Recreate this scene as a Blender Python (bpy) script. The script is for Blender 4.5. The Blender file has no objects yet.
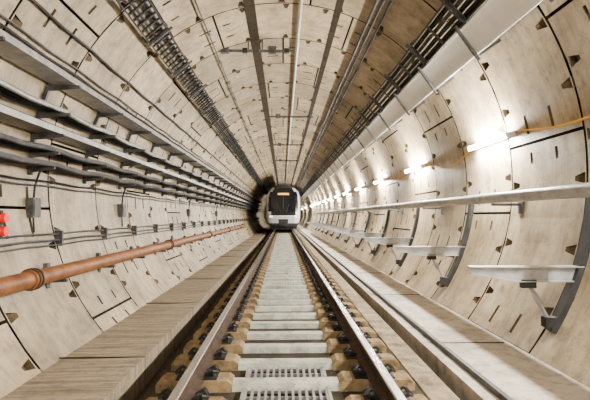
import bpy, math, random
from mathutils import Vector
random.seed(4)
R=3.1; CZ=1.7; Y0=-8.0; Y1=96.0
# ---------------------------------------------------------------- materials
def newmat(name):
    m=bpy.data.materials.new(name); m.use_nodes=True
    return m, m.node_tree.nodes, m.node_tree.links, m.node_tree.nodes["Principled BSDF"]
def noisy(name,c1,c2,rough=0.8,scale=3.0,metal=0.0,bump=0.2,stretch=(1,1,1),island=0.0,detail=6,bscale=40,grime=0.0,spec=0.5,streak=0.0):
    m,N,L,b=newmat(name)
    geo=N.new("ShaderNodeNewGeometry")
    mp=N.new("ShaderNodeMapping"); mp.inputs["Scale"].default_value=stretch
    L.new(geo.outputs["Position"],mp.inputs["Vector"])
    n=N.new("ShaderNodeTexNoise"); n.inputs["Scale"].default_value=scale; n.inputs["Detail"].default_value=detail
    n.inputs["Roughness"].default_value=0.65
    L.new(mp.outputs[0],n.inputs["Vector"])
    r=N.new("ShaderNodeValToRGB")
    r.color_ramp.elements[0].position=0.32; r.color_ramp.elements[0].color=(*c1,1)
    r.color_ramp.elements[1].position=0.62; r.color_ramp.elements[1].color=(*c2,1)
    L.new(n.outputs["Fac"],r.inputs["Fac"])
    out=r.outputs["Color"]
    def mul(out,val):
        mx=N.new("ShaderNodeVectorMath"); mx.operation='SCALE'
        L.new(out,mx.inputs[0]); L.new(val,mx.inputs["Scale"]); return mx.outputs[0]
    def nz(scale,f0,f1,amt,stretch=None):
        n3=N.new("ShaderNodeTexNoise"); n3.inputs["Scale"].default_value=scale; n3.inputs["Detail"].default_value=8; n3.inputs["Roughness"].default_value=.75
        src=geo.outputs["Position"]
        if stretch:
            m2=N.new("ShaderNodeMapping"); m2.inputs["Scale"].default_value=stretch; L.new(src,m2.inputs["Vector"]); src=m2.outputs[0]
        L.new(src,n3.inputs["Vector"])
        mr=N.new("ShaderNodeMapRange"); mr.inputs["From Min"].default_value=f0; mr.inputs["From Max"].default_value=f1
        mr.inputs["To Min"].default_value=1-amt; mr.inputs["To Max"].default_value=1
        L.new(n3.outputs["Fac"],mr.inputs["Value"]); return mr.outputs[0]
    if island>0:
        mr=N.new("ShaderNodeMapRange"); mr.inputs["To Min"].default_value=1-island; mr.inputs["To Max"].default_value=1+island*0.6
        L.new(geo.outputs["Random Per Island"],mr.inputs["Value"])
        out=mul(out,mr.outputs[0])
    if grime>0: out=mul(out,nz(5.5,.36,.5,grime))
    if streak>0: out=mul(out,nz(1.0,.40,.56,streak,(2.2,6.0,.55)))
    L.new(out,b.inputs["Base Color"])
    b.inputs["Roughness"].default_value=rough; b.inputs["Metallic"].default_value=metal
    b.inputs["Specular IOR Level"].default_value=spec
    if bump>0:
        n2=N.new("ShaderNodeTexNoise"); n2.inputs["Scale"].default_value=bscale; n2.inputs["Detail"].default_value=4
        L.new(geo.outputs["Position"],n2.inputs["Vector"])
        bp=N.new("ShaderNodeBump"); bp.inputs["Strength"].default_value=bump; bp.inputs["Distance"].default_value=0.01
        L.new(n2.outputs["Fac"],bp.inputs["Height"]); L.new(bp.outputs[0],b.inputs["Normal"])
    return m
def emit(name,c,s):
    m,N,L,b=newmat(name)
    b.inputs["Base Color"].default_value=(*c,1); b.inputs["Emission Color"].default_value=(*c,1); b.inputs["Emission Strength"].default_value=s
    return m
CONC=noisy("lining_concrete",(0.26,0.19,0.105),(0.50,0.40,0.26),0.5,1.3,bump=0.3,stretch=(1.2,0.7,0.9),island=0.26,grime=.40,detail=8,streak=.30)
GAP=noisy("joint_dark",(0.004,0.003,0.002),(0.010,0.008,0.006),0.9,4,spec=.1)
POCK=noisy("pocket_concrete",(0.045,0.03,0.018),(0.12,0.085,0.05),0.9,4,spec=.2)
STRIP=noisy("strip_dark",(0.013,0.008,0.004),(0.034,0.023,0.013),0.9,4,spec=.15)
SLAB=noisy("slab_concrete",(0.14,0.108,0.07),(0.32,0.26,0.185),0.85,2.0,bump=0.8,stretch=(0.5,9,1),detail=5,bscale=25,grime=.35,spec=.2)
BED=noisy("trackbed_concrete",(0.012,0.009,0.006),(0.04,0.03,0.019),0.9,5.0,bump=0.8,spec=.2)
APR=noisy("apron_concrete",(0.12,0.085,0.05),(0.32,0.25,0.165),0.85,4.0,bump=0.6,grime=.5,spec=.2)
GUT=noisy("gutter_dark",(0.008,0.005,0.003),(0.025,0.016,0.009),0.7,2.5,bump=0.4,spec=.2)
KERB=noisy("kerb_concrete",(0.30,0.26,0.20),(0.52,0.46,0.38),0.7,2.0,bump=0.3,grime=.45,spec=.3)
SLPC=noisy("sleeper_grey",(0.25,0.25,0.205),(0.50,0.50,0.43),0.75,5.0,bump=0.3,grime=.45,spec=.3)
DUST=noisy("rail_seat_dusty",(0.11,0.07,0.03),(0.30,0.21,0.11),0.9,7.0,bump=0.6,grime=.4,spec=.2)
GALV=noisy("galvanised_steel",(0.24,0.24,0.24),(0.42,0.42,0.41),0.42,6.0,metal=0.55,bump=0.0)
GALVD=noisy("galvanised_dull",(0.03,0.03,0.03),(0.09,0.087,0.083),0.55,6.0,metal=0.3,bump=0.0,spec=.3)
WHT=noisy("painted_steel_white",(0.74,0.73,0.70),(0.84,0.83,0.80),0.45,3.0,bump=0.0)
DRK=noisy("dark_steel",(0.007,0.007,0.007),(0.02,0.019,0.018),0.6,6.0,bump=0.0,spec=.25)
BLK=noisy("cable_black",(0.005,0.005,0.006),(0.013,0.013,0.014),0.6,6.0,bump=0.0,spec=.25)
CABG=noisy("cable_grey",(0.03,0.03,0.033),(0.08,0.08,0.085),0.6,6.0,bump=0.0,spec=.25)
RUST=noisy("pipe_primer",(0.10,0.032,0.008),(0.27,0.10,0.028),0.5,5.0,bump=0.2,grime=.4,spec=.35)
RAILS=noisy("rail_side",(0.022,0.012,0.007),(0.07,0.04,0.023),0.7,8.0,metal=0.2,bump=0.2,spec=.3)
RAILT=noisy("rail_head_polished",(0.45,0.42,0.40),(0.62,0.59,0.56),0.2,3.0,metal=0.9,bump=0.0)
YEL=noisy("cable_yellow",(0.70,0.34,0.005),(0.85,0.45,0.01),0.5,5.0,bump=0.0)
RED=emit("red_lens",(0.7,0.0,0.0),0.4)
TUBE=emit("fluorescent_tube",(1.0,0.95,0.85),1450)
HEAD=emit("headlamp",(1.0,0.97,0.9),5)
DEST=emit("destination_display",(1.0,0.6,0.2),0.7)
TRW=noisy("train_white",(0.46,0.47,0.49),(0.56,0.57,0.59),0.3,2.0,bump=0.0)
TRB,_,_,b=newmat("train_glass"); b.inputs["Base Color"].default_value=(0.006,0.007,0.01,1); b.inputs["Roughness"].default_value=0.12
TRG=noisy("train_grey",(0.012,0.012,0.015),(0.035,0.035,0.04),0.5,4,bump=0.0,spec=.3)
# ---------------------------------------------------------------- mesh builder
class M:
    def __init__(s): s.v=[];s.f=[];s.m=[];s.mats=[]
    def mi(s,mat):
        if mat not in s.mats: s.mats.append(mat)
        return s.mats.index(mat)
    def add(s,vs,fs,mat):
        o=len(s.v); s.v+= [tuple(p) for p in vs]; k=s.mi(mat)
        for f in fs: s.f.append([o+i for i in f]); s.m.append(k)
    def box(s,x0,x1,y0,y1,z0,z1,mat):
        vs=[(x,y,z) for z in (z0,z1) for y in (y0,y1) for x in (x0,x1)]
        s.add(vs,[(0,2,3,1),(4,5,7,6),(0,1,5,4),(2,6,7,3),(0,4,6,2),(1,3,7,5)],mat)
    def obox(s,c,ux,uy,uz,mat):
        c=Vector(c);ux=Vector(ux);uy=Vector(uy);uz=Vector(uz)
        vs=[c+a*ux+b_*uy+d*uz for d in(-.5,.5) for b_ in(-.5,.5) for a in(-.5,.5)]
        s.add(vs,[(0,2,3,1),(4,5,7,6),(0,1,5,4),(2,6,7,3),(0,4,6,2),(1,3,7,5)],mat)
    def prism(s,prof,y0,y1,mat,mats=None):
        n=len(prof)
        vs=[(x,y0,z) for x,z in prof]+[(x,y1,z) for x,z in prof]
        fs=[(i,(i+1)%n,(i+1)%n+n,i+n) for i in range(n)]
        if mats:
            for i,f in enumerate(fs): s.add([vs[j] for j in f],[(0,1,2,3)],mats[i])
        else: s.add(vs,fs,mat)
        s.add(vs,[tuple(range(n)),tuple(range(2*n-1,n-1,-1))],mat)
    def extr(s,poly,off,mat):
        n=len(poly); off=Vector(off)
        vs=[Vector(p) for p in poly]+[Vector(p)+off for p in poly]
        s.add(vs,[(i,(i+1)%n,(i+1)%n+n,i+n) for i in range(n)]+[tuple(range(n)),tuple(range(2*n-1,n-1,-1))],mat)
    def tube(s,path,r,mat,n=8):
        P=[Vector(p) for p in path]; vs=[]
        for i,p in enumerate(P):
            t=(P[min(i+1,len(P)-1)]-P[max(i-1,0)]).normalized()
            up=Vector((0,0,1)) if abs(t.z)<.9 else Vector((0,1,0))
            a=t.cross(up).normalized(); b_=a.cross(t)
            for k in range(n):
                th=2*math.pi*k/n; vs.append(p+r*(math.cos(th)*a+math.sin(th)*b_))
        fs=[(i*n+k,i*n+(k+1)%n,(i+1)*n+(k+1)%n,(i+1)*n+k) for i in range(len(P)-1) for k in range(n)]
        fs+=[tuple(range(n)),tuple(range((len(P)-1)*n,len(P)*n))]
        s.add(vs,fs,mat)
    def build(s,name,smooth=False,parent=None):
        me=bpy.data.meshes.new(name); me.from_pydata(s.v,[],s.f); me.update()
        for m in s.mats: me.materials.append(m)
        me.polygons.foreach_set("material_index",s.m)
        if smooth:
            me.polygons.foreach_set("use_smooth",[True]*len(s.f))
            me.set_sharp_from_angle(angle=math.radians(40))
        me.update()
        ob=bpy.data.objects.new(name,me); bpy.context.scene.collection.objects.link(ob)
        if parent: ob.parent=parent
        return ob
def P(th,y,r=R): return (r*math.cos(th),y,CZ+r*math.sin(th))
def wallx(zrel,r=R): return math.sqrt(r*r-(zrel+1.2-CZ)**2)
# ---------------------------------------------------------------- tunnel lining
left=M();right=M();ceil=M()
RL=1.6; nr=int((Y1-Y0)/RL); seg=math.radians(45)
def panel(mesh,t0,t1,y0,y1):
    g=0.018; gt=g/R
    span=t1-t0
    fr=[0,.04,.14,.185,.205,.33,.42,.47,.49,.62,.72,.785,.805,.90,.96,1]
    th=[t0+gt+(span-2*gt)*f for f in fr]
    ys=[y0+g,y0+.035,y0+.21,y0+.5,y0+.555,y1-.555,y1-.5,y1-.21,y1-.035,y1-g]
    pk={}
    for i in (3,7,11):
        pk[(i,1)]='a'; pk[(i,7)]='b'
    for j in (3,5): pk[(1,j)]='c'; pk[(13,j)]='d'
    nt=len(th);ny=len(ys)
    o=len(mesh.v)
    for t in th:
        for y in ys: mesh.v.append(P(t,y))
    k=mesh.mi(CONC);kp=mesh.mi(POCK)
    idx=lambda i,j:o+i*ny+j
    for i in (3,7,11):
        for (jd,js) in ((1,2),(8,7)):
            t=th[i]-.012; mesh.v[idx(i,jd)]=P(t,ys[jd]); t=th[i+1]+.012; mesh.v[idx(i+1,jd)]=P(t,ys[jd])
    for i in range(nt-1):
        for j in range(ny-1):
            c=[idx(i,j),idx(i+1,j),idx(i+1,j+1),idx(i,j+1)]
            if (i,j) not in pk:
                mesh.f.append(c); mesh.m.append(k)
            else:
                kind=pk[(i,j)]
                A,B,C,D=c
                if kind=='a': deep=(A,B);sh=(C,D)
                elif kind=='b': deep=(C,D);sh=(A,B)
                elif kind=='c': deep=(D,A);sh=(B,C)
                else: deep=(B,C);sh=(D,A)
                q=len(mesh.v)
                for w in deep:
                    x,y,z=mesh.v[w]; s_=(R+.085)/R
                    mesh.v.append((x*s_,y,CZ+(z-CZ)*s_))
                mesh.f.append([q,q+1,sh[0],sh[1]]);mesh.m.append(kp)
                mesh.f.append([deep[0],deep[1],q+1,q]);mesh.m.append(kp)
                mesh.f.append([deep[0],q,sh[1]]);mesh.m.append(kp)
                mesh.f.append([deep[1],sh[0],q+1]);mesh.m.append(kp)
    tm=t0+span*.56; ym=(y0+y1)/2
    rad=Vector((math.cos(tm),0,math.sin(tm))); tan=Vector((-math.sin(tm),0,math.cos(tm))); c=Vector(P(tm,ym,R-.003))
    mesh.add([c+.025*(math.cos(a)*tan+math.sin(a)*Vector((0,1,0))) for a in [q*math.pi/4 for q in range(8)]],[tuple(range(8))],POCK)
offs=[0,22.5,7,30,14]
for i in range(nr):
    y0=Y0+i*RL
    base=math.radians(offs[i%5]-67.5-45)
    for k in range(8):
        t0=base+k*seg; c=math.degrees(t0+seg/2)
        c=(c+90)%360-90
        if -90<=c<-68 or 248<c<=270: continue
        tgt=ceil if 55<c<125 else (right if c<=55 else left)
        panel(tgt,t0,t0+seg,y0,y0+RL)
def shell(mesh,a0,a1):
    n=12; r=R+.13
    vs=[];
    for i in range(n+1):
        t=math.radians(a0+(a1-a0)*i/n); vs+= [P(t,Y0,r),P(t,Y1,r)]
    mesh.add(vs,[(2*i,2*i+1,2*i+3,2*i+2) for i in range(n)],GAP)
shell(right,-75,55);shell(ceil,55,125);shell(left,125,255)
left.build("wall_left");right.build("wall_right");ceil.build("ceiling")
b=M(); n=48
b.add([P(2*math.pi*i/n,Y1,R+.13) for i in range(n)],[tuple(range(n))],GAP); b.build("dark_end_cap")  # black disc added to stand for the darkness of the continuing tunnel
b=M()
for X,w in ((-.57,.19),(.92,.12)):
    t=math.acos(X/R); dt=w/2/R
    yy=Y0
    while yy<Y1-.1:
        vs=[P(t-dt,yy,R-.004),P(t+dt,yy,R-.004),P(t+dt,yy+1.58,R-.004),P(t-dt,yy+1.58,R-.004),
            P(t-dt,yy,R+.02),P(t+dt,yy,R+.02),P(t+dt,yy+1.58,R+.02),P(t-dt,yy+1.58,R+.02)]
        b.add(vs,[(0,1,2,3),(4,5,6,7),(0,1,5,4),(2,3,7,6),(1,2,6,5),(0,3,7,4)],STRIP); yy+=1.6
b.build("ceiling_dark_strip")  # dark brown strips running lengthwise along the crown
# ---------------------------------------------------------------- floor
b=M()
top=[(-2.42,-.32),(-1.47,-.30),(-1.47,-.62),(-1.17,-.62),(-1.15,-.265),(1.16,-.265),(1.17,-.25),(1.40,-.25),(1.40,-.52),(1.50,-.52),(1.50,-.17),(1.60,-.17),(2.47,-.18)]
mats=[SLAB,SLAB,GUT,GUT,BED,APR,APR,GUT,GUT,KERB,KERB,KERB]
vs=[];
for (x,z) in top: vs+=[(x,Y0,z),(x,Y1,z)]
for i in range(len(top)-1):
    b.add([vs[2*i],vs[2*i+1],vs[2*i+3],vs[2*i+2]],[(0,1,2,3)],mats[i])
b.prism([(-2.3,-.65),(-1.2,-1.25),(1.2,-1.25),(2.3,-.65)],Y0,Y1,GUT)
y=Y0+.4
while y<60:
    b.box(-2.40,-1.47,y-.006,y+.006,-.31,-.2975,GUT); b.box(1.51,2.4,y-.006,y+.006,-.19,-.1675,GUT); y+=3.2
b.build("floor")
b=M()
b.prism([(1.62,-.168),(1.62,-.12),(1.66,-.12),(1.66,-.168)],Y0,Y1-1,GALVD)
b.build("kerb_edge_rail")
# ---------------------------------------------------------------- rails
TX=.027
def rail(cx):
    b=M()
    pr=[(-.07,-.159),(.07,-.159),(.07,-.148),(.012,-.13),(.009,-.045),(.034,-.036),(.036,-.006),(.028,0),(-.028,0),(-.036,-.006),(-.034,-.036),(-.009,-.045),(-.012,-.13),(-.07,-.148)]
    pr=[(x+cx,z) for x,z in pr]
    ms=[RAILS]*14; ms[7]=RAILT; ms[6]=RAILT; ms[8]=RAILT
    b.prism(pr,Y0,Y1-.5,RAILS,ms)
    b.build("running_rail")
rail(TX-.752);rail(TX+.752)
SP=.56
sl=M();cl=M()
y=-2.0
while y<62:
    for sgn in (-1,1):
        xs=[(sgn*a+TX) for a in (.45,1.08)]
        x0,x1=min(xs),max(xs)
        w=.12
        prof=[(x0,-.27),(x1,-.27),(x1,-.20),(x1-.04,-.172),(x0+.04,-.172),(x0,-.20)]
        j=random.uniform(-.012,.012)
        sl.extr([(a,y-w+j,c) for a,c in prof],(0,2*w,0),DUST)
        cx=TX+sgn*.752
        cl.box(cx-.17,cx+.17,y-.085,y+.085,-.172,-.160,DRK)
        for q in (-1,1):
            ox=cx+q*.11
            cl.box(ox-.02,ox+.025,y-.03,y+.03,-.165,-.115,DRK)
            cl.tube([(ox-q*.035,y-.06,-.138),(ox+q*.03,y-.075,-.10),(ox+q*.065,y-.03,-.125),(ox+q*.03,y,-.085),(ox+q*.065,y+.03,-.125),(ox+q*.03,y+.075,-.10),(ox-q*.035,y+.06,-.138)],.015,DRK,5)
    sl.extr([(TX-.45,y-.10,-.27),(TX-.45,y+.10,-.27),(TX-.45,y+.075,-.205),(TX-.45,y-.075,-.205)],(.90,0,0),SLPC)
    y+=SP
sl.build("railway_sleeper");cl.build("rail_clip")
b=M()
y=-2.0+SP/2
while y<60:
    if (3.6<y<4.6) or y>9.5:
        mt=GALV if y<6 else SLPC
        x=-.34
        while x<.36:
            b.box(TX+x,TX+x+.02,y-.15,y+.15,-.262,-.225,mt); x+=.055
        for q in (-.14,0,.14): b.box(TX-.35,TX+.36,y+q-.008,y+q+.008,-.264,-.24,mt)
        for xx in (-.35,.35):b.box(TX+xx-.012,TX+xx+.012,y-.15,y+.15,-.264,-.22,mt)
    y+=SP
b.build("drain_grating")
# ---------------------------------------------------------------- left: rust pipe
Z=lambda zr: zr+1.2
b=M()
px,pz=-2.62,Z(-.66)
b.tube([(px,Y0,pz),(px,33,pz),(px-.1,33.6,pz+.02),(px-.28,34,pz+.05)],.088,RUST,18)
for yy in [q*6.0+5.1 for q in range(-2,5)]:
    b.tube([(px,yy-.08,pz),(px,yy+.08,pz)],.105,RUST,18)
    for s_ in (-.03,.03): b.tube([(px,yy+s_-.012,pz),(px,yy+s_+.012,pz)],.118,RAILS,18)
b.build("fire_main_pipe",True)
b=M()
for i in range(-4,21):
    yy=i*1.6+.8+0.2
    wx=wallx(-.76)
    b.box(-wx+.0,px+.06,yy-.025,yy+.025,pz-.125,pz-.09,GALVD)
    b.box(-wx-.0,-wx+.05,yy-.04,yy+.04,pz-.2,pz+.1,GALVD)
b.build("pipe_bracket")
b=M()
for zr,r in ((-.30,.016),(-.36,.012),(-.22,.012)):
    x=-wallx(zr)+.06; pts=[]
    yy=Y0
    while yy<=60: 
        pts.append((x,yy,Z(zr)-.015*math.sin((yy-.8)/1.6*math.pi)**2)); yy+=.4
    b.tube(pts,r,CABG,6)
for i in range(-4,38):
    yy=i*1.6+.0
    b.box(-wallx(-.3)-.0,-wallx(-.3)+.1,yy-.02,yy+.02,Z(-.39),Z(-.19),GALVD)
b.build("wall_cable_run")
# ---------------------------------------------------------------- left cable rack
b=M()
shelf=[(1.62,.30,'t'),(1.28,.30,'c'),(1.02,.28,'t'),(.80,.26,'c'),(.62,.22,'c')]
for i in range(-4,36):
    yy=i*1.6+1.1
    for zr0,zr1 in ((.5,.9),(.9,1.3),(1.3,1.75)):
        a0=Vector((-wallx(zr0)+.03,yy,Z(zr0)));a1=Vector((-wallx(zr1)+.03,yy,Z(zr1)))
        d=a1-a0
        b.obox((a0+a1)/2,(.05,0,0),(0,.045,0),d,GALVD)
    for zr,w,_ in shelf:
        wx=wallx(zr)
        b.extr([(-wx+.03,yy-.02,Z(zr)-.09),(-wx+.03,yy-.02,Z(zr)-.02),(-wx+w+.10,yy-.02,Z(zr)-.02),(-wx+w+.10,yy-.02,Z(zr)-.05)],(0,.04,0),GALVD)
b.build("cable_bracket")
b=M()
for zr,w,kind in shelf:
    wx=wallx(zr)
    if kind=='t':
        x0=-wx+.07;x1=-wx+w+.07
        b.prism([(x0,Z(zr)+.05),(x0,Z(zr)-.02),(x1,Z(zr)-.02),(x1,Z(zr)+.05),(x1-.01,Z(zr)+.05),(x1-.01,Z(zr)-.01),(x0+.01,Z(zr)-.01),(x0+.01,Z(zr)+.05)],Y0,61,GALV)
        for q in range(3):
            b.tube([(x0+.06+q*.08,Y0,Z(zr)+.045),(x0+.06+q*.08,61,Z(zr)+.045)],.038,BLK,8)
    else:
        for q in range(4):
            r=(.034,.028,.026,.032)[q]; x=-wx+.10+q*.068
            pts=[];yy=Y0
            while yy<=61:
                pts.append((x,yy,Z(zr)-.02+r-.03*math.sin((yy-1.1)/1.6*math.pi)**2)); yy+=.4
            b.tube(pts,r,(CABG,BLK,BLK,(GALV if zr>1 else CABG))[q],8)
for zr,r,m_ in ((1.86,.016,BLK),(1.93,.012,CABG),(2.2,.018,BLK),(.45,.014,BLK),(.39,.012,CABG)):
    x=-wallx(zr)+.045; pts=[];yy=Y0
    while yy<=61: pts.append((x,yy,Z(zr)-.02*math.sin(yy/1.6*math.pi)**2)); yy+=.4
    b.tube(pts,r,m_,6)
b.build("cable_tray",True)
for yy in (5.9,9.1,15.5,21.9):
    b=M(); x=-wallx(.1)
    b.box(x,x+.09,yy-.09,yy+.09,Z(-.02),Z(.22),GALVD)
    b.box(x+.09,x+.10,yy-.075,yy+.075,Z(0.0),Z(.2),GALVD)
    b.tube([(x+.05,yy,Z(.22)),(x+.06,yy,Z(.36)),(x+.10,yy+.02,Z(.52)),(x+.13,yy+.03,Z(.585))],.014,BLK,6)
    b.tube([(x+.05,yy,Z(-.02)),(x+.06,yy,Z(-.2))],.012,BLK,6)
    b.build("junction_box")
# ---------------------------------------------------------------- ladder trays
def ladder(name,th,w,r,y1=60,mat=GALVD,cables=(),solid=False,rung=.3):
    b=M()
    c=Vector((r*math.cos(th),0,CZ+r*math.sin(th)))
    tan=Vector((-math.sin(th),0,math.cos(th))); rad=Vector((math.cos(th),0,math.sin(th)))
    L=y1-Y0; ym=(y1+Y0)/2
    for s_ in (-1,1):
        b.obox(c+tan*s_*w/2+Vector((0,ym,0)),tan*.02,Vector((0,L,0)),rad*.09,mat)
    if solid: b.obox(c+rad*(-.03)+Vector((0,ym,0)),tan*w,Vector((0,L,0)),rad*.012,mat)
    else:
        y=Y0+.1
        while y<y1:
            b.obox(c+Vector((0,y,0))-rad*.02,tan*w,Vector((0,.035,0)),rad*.025,mat); y+=rung
    for f,cr,cm in cables:
        p=c+tan*f*w+rad*(cr-.005)
        b.tube([p+Vector((0,Y0,0)),p+Vector((0,y1,0))],cr,cm,8)
    y=Y0+.9
    while y<y1:
        for s_ in (-1,1):
            q=c+tan*s_*(w/2+.03)
            dist=R-Vector((q.x,0,q.z-CZ)).length
            b.obox(q+Vector((0,y,0))+rad*dist/2,tan*.03,Vector((0,.04,0)),rad*(dist+.02),GALVD)
        b.obox(c+Vector((0,y,0))-rad*.06,tan*(w+.16),Vector((0,.04,0)),rad*.03,GALVD)
        y+=1.6
    b.build(name,False)
thL=math.atan2(Z(2.78)-CZ,-1.93)
ladder("cable_ladder",thL,.34,2.98,mat=DRK,cables=((-.3,.028,BLK),(.1,.024,CABG)),rung=.2)
thR=math.atan2(Z(2.42)-CZ,2.02)
ladder("cable_ladder",thR,.34,2.92,mat=GALVD,cables=((-.36,.036,BLK),(-.12,.034,BLK),(.12,.03,CABG),(.34,.036,BLK)),rung=.8)
thW=math.atan2(Z(2.12)-CZ,2.27)
ladder("cable_trunking",thW,.34,2.80,mat=WHT,cables=((-.2,.03,BLK),(.2,.03,BLK)),solid=True)
b=M()
for X,r,m in ((.30,.03,GALV),(-1.35,.014,CABG),(1.42,.02,BLK),(1.5,.02,BLK),(1.6,.02,BLK)):
    t=math.acos(X/R); b.tube([P(t,Y0,R-.07),P(t,60,R-.07)],r,m,8)
    y=Y0+.5
    while y<60:
        c=Vector(P(t,y,R-.04)); rad=Vector((math.cos(t),0,math.sin(t)));tan=Vector((-rad.z,0,rad.x))
        b.obox(c,tan*.05,Vector((0,.04,0)),rad*.08,GALVD); y+=1.6
b.build("ceiling_conduit")
for yy in (9.6,16,22.4,28.8):
    b=M()
    for X0,X1 in ((-1.45,-.62),(-.5,.22)) if yy<10 else ((-.45,1.0),):
        b.tube([(X0,yy,Z(3.33)),(X1,yy,Z(3.33))],.03,GALVD,8)
        for X in (X0+.08,X1-.08,):
            b.tube([(X,yy,Z(3.33)),(X,yy,CZ+math.sqrt(R*R-X*X)+.01)],.014,GALVD,6)
        b.box(X0+.2,X0+.36,yy-.05,yy+.05,Z(3.28),Z(3.42),GALVD)
        b.box(X1-.2,X1-.1,yy-.04,yy+.04,Z(3.29),Z(3.38),DRK)
    b.build("ceiling_cross_bar")
# ---------------------------------------------------------------- right lamps
lampY=[-4.9+3.9*i for i in range(15)]+[61.4,73.1]
zr=1.08
for yy in lampY:
    b=M(); wx=wallx(zr)
    rad=Vector((math.cos(math.asin((Z(zr)-CZ)/R)),0,(Z(zr)-CZ)/R)); tan=Vector((-rad.z,0,rad.x))
    c=Vector((wx,yy,Z(zr)))
    b.obox(c-rad*.05,rad*.05,Vector((0,1.32,0)),tan*.06,WHT)
    for s_ in (-.5,.5):
        b.obox(c+Vector((0,s_,0))-rad*.015,rad*.05,Vector((0,.05,0)),tan*.05,GALVD)
    for s_ in (-.64,.64):
        b.obox(c-rad*.105+Vector((0,s_,0)),rad*.08,Vector((0,.04,0)),tan*.07,WHT)
    b.tube([c-rad*.115+Vector((0,-.62,0)),c-rad*.115+Vector((0,.62,0))],.026,TUBE,10)
    b.build("fluorescent_tube_light")
b=M()
for i in range(len(lampY)-1):
    a=lampY[i]+.67; e=lampY[i+1]-.67; pts=[]
    for q in range(13):
        t=q/12; z_=zr+.03-.22*math.sin(t*math.pi)*(1 if i%2 else .6)
        pts.append((wallx(z_)-.03,a+(e-a)*t,Z(z_)))
    b.tube(pts,.012,YEL,6)
b.build("lamp_cable_yellow",True)
# ---------------------------------------------------------------- right handrail
b=M()
hx,hz=2.70,Z(.23)
b.tube([(hx,Y0,hz),(hx,40,hz)],.066,GALV,16)
b.build("handrail",True)
b=M()
for i in range(-2,13):
    yy=4.6+i*3.05+1.5
    b.box(hx-.02,wallx(.2),yy-.03,yy+.03,hz-.10,hz-.067,GALVD)
    b.box(wallx(.2)-.04,wallx(.2)+.01,yy-.05,yy+.05,hz-.2,hz+.12,GALVD)
b.build("handrail_bracket")
# ---------------------------------------------------------------- walkway cantilever brackets
for i in range(-2,12):
    yy=4.65+i*3.05
    b=M(); zt=Z(-.50); wx=wallx(-.5)
    b.extr([(1.82,yy-.006,zt),(1.82,yy-.006,zt-.05),(2.25,yy-.006,zt-.13),(wx-.03,yy-.006,zt-.13),(wx-.03,yy-.006,zt)],(0,.012,0),GALV)
    b.box(1.80,wx-.02,yy-.06,yy+.06,zt,zt+.012,GALV)
    b.extr([(1.82,yy-.05,zt-.05),(1.82,yy-.05,zt-.06),(2.25,yy-.05,zt-.14),(wx-.03,yy-.05,zt-.14),(wx-.03,yy-.05,zt-.13),(2.25,yy-.05,zt-.13)],(0,.1,0),GALV)
    ex,ez=wallx(-1.08)-.07,Z(-1.03)
    b.tube([(2.38,yy,zt-.13),(ex,yy,ez)],.020,GALV,8)
    b.tube([(2.38+.3*(ex-2.38),yy,zt-.13+.3*(ez-zt+.13)),(2.38+.55*(ex-2.38),yy,zt-.13+.55*(ez-zt+.13))],.03,GALV,8)
    b.box(2.32,2.46,yy-.03,yy+.03,zt-.20,zt-.12,DRK)
    b.box(ex-.06,ex+.05,yy-.05,yy+.05,ez-.05,ez+.05,DRK)
    prev=None
    for q in range(9):
        z_=-1.12+q*(1.3/8)
        p=Vector((wallx(z_)-.035,yy,Z(z_)))
        if prev is not None:
            d=p-prev; nrm=Vector((d.z,0,-d.x)).normalized()
            b.obox((p+prev)/2,nrm*.06,Vector((0,.11,0)),d*1.04,DRK)
        prev=p
    b.build("walkway_bracket")
# ---------------------------------------------------------------- red signal unit left
b=M(); yy=5.12
b.box(-3.09,-2.98,yy-.07,yy+.07,Z(-.24),Z(.06),DRK)
for z_ in (-.16,-.02):
    b.tube([(-2.99,yy-.0,Z(z_)),(-2.90,yy,Z(z_))],.05,RED,14)
    b.tube([(-2.995,yy-.0,Z(z_)),(-2.95,yy,Z(z_))],.06,DRK,14)
b.build("warning_lamp")
# ---------------------------------------------------------------- train
tr=bpy.data.objects.new("passenger_train",None); bpy.context.scene.collection.objects.link(tr)
YF=39.0
lev=[(.35,1.12),(.62,1.26),(.95,1.36),(1.25,1.39),(1.55,1.39),(2.1,1.39),(2.85,1.34),(3.2,1.24),(3.5,.98),(3.68,.62),(3.76,.3)]
def yf(z): return YF+max(0,z-1.4)*.22+max(0,.9-z)*.1
b=M()
cols=[-1,-.88,-.72,-.3,.3,.72,.88,1]
dep=[.42,.16,.05,0,0,.05,.16,.42]
def fmat(j,c):
    z=(lev[j][0]+lev[j+1][0])/2; cc=abs((cols[c]+cols[c+1])/2)
    if z<.6: return TRG
    if z<.95: return TRW if cc>.5 else TRG
    if z<1.55: return TRW if (z<1.3 or cc>.75) else TRB
    if z<3.2: return TRW if cc>.80 else TRB
    if z<3.5: return TRW if cc>.6 else TRB
    return TRG
for j in range(len(lev)-1):
    for c in range(7):
        q=[]
        for (jj,cc) in ((j,c),(j,c+1),(j+1,c+1),(j+1,c)):
            z,h=lev[jj]; q.append((TX+cols[cc]*h,yf(z)+dep[cc],z))
        b.add(q,[(0,1,2,3)],fmat(j,c))
    for s_ in (-1,1):
        (z0,h0),(z1,h1)=lev[j],lev[j+1]
        zm=(z0+z1)/2
        m=TRB if 1.6<zm<2.9 else (TRG if zm>3.4 or zm<.6 else TRW)
        b.add([(TX+s_*h0,yf(z0)+.42,z0),(TX+s_*h0,YF+22,z0),(TX+s_*h1,YF+22,z1),(TX+s_*h1,yf(z1)+.42,z1)],[(0,1,2,3)],m)
b.add([(TX-.3,yf(3.76),3.76),(TX+.3,yf(3.76),3.76),(TX+.3,YF+22,3.76),(TX-.3,YF+22,3.76)],[(0,1,2,3)],TRG)
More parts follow.
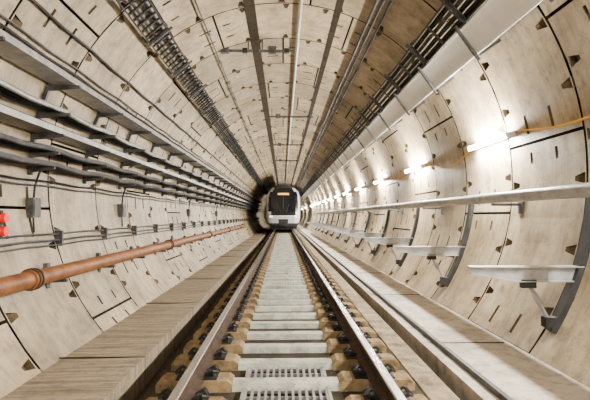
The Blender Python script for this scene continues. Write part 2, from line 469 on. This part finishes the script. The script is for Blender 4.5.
b.add([(TX-1.12,yf(.35)+.3,.35),(TX+1.12,yf(.35)+.3,.35),(TX+1.12,YF+22,.35),(TX-1.12,YF+22,.35)],[(0,1,2,3)],TRG)
b.build("body",parent=tr)
b=M()
for s_ in (-1,1):
    b.box(TX+s_*.98-.17,TX+s_*.98+.17,YF-.02,YF+.3,1.08,1.24,TRG)
    b.box(TX+s_*.98-.12,TX+s_*.98+.12,YF-.04,YF,1.11,1.21,HEAD)
    b.obox((TX+s_*.35,YF+.06,1.85),(.03,0,0),(0,.02,0),(s_*.25,.14,.7),TRG)
b.box(TX-.45,TX+.45,yf(3.0)-.02,yf(3.0)+.03,2.93,3.08,DEST)
b.box(TX-.03,TX+.03,yf(2.2)-.10,yf(2.2)+.1,1.6,2.9,TRG)
b.build("front_fittings",parent=tr)
b=M()
b.tube([(TX,YF+.5,.62),(TX,YF-.35,.62)],.09,TRG,12)
b.box(TX-.2,TX+.2,YF-.5,YF-.3,.45,.8,TRG)
b.extr([(TX-1.15,YF+.35,.36),(TX+1.15,YF+.35,.36),(TX+1.0,YF+.1,.12),(TX-1.0,YF+.1,.12)],(0,.1,0),TRG)
b.build("coupler_and_skirt",parent=tr)
b=M()
for yy in (YF+2,YF+4.3,YF+16,YF+18.3):
    for s_ in (-1,1):
        b.tube([(TX+s_*.69,yy,.42),(TX+s_*.81,yy,.42)],.42,TRG,24)
    b.tube([(TX-.8,yy,.42),(TX+.8,yy,.42)],.08,TRG,8)
for yy in (YF+3.15,YF+17.15):
    for s_ in (-1,1): b.box(TX+s_*.95-.07,TX+s_*.95+.07,yy-1.6,yy+1.6,.3,.6,TRG)
b.build("bogies",parent=tr)
# ---------------------------------------------------------------- lights
def area(name,loc,rot,sx,sy,e,col=(1,.94,.84)):
    l=bpy.data.lights.new(name,'AREA'); l.shape='RECTANGLE'; l.size=sx;l.size_y=sy;l.energy=e;l.color=col
    o=bpy.data.objects.new(name,l);o.location=loc;o.rotation_euler=rot;bpy.context.scene.collection.objects.link(o)
area("fill_light",(-.6,-2.5,3.9),(math.radians(78),0,0),1.6,.5,350)  # added frontal fill from behind the camera, not a tunnel fixture
w=bpy.data.worlds.new("World");bpy.context.scene.world=w;w.use_nodes=True
w.node_tree.nodes["Background"].inputs[0].default_value=(1,.95,.88,1);w.node_tree.nodes["Background"].inputs[1].default_value=.3
# ---------------------------------------------------------------- camera
f=480.0
cd=bpy.data.cameras.new("Camera");cam=bpy.data.objects.new("Camera",cd);bpy.context.scene.collection.objects.link(cam)
cd.sensor_width=36;cd.lens=36*f/590;cd.clip_start=.05;cd.clip_end=300
cam.location=(0,0,1.2)
cam.rotation_euler=(math.radians(90)+math.atan(16/f),0,-math.atan(12/f))
bpy.context.scene.camera=cam
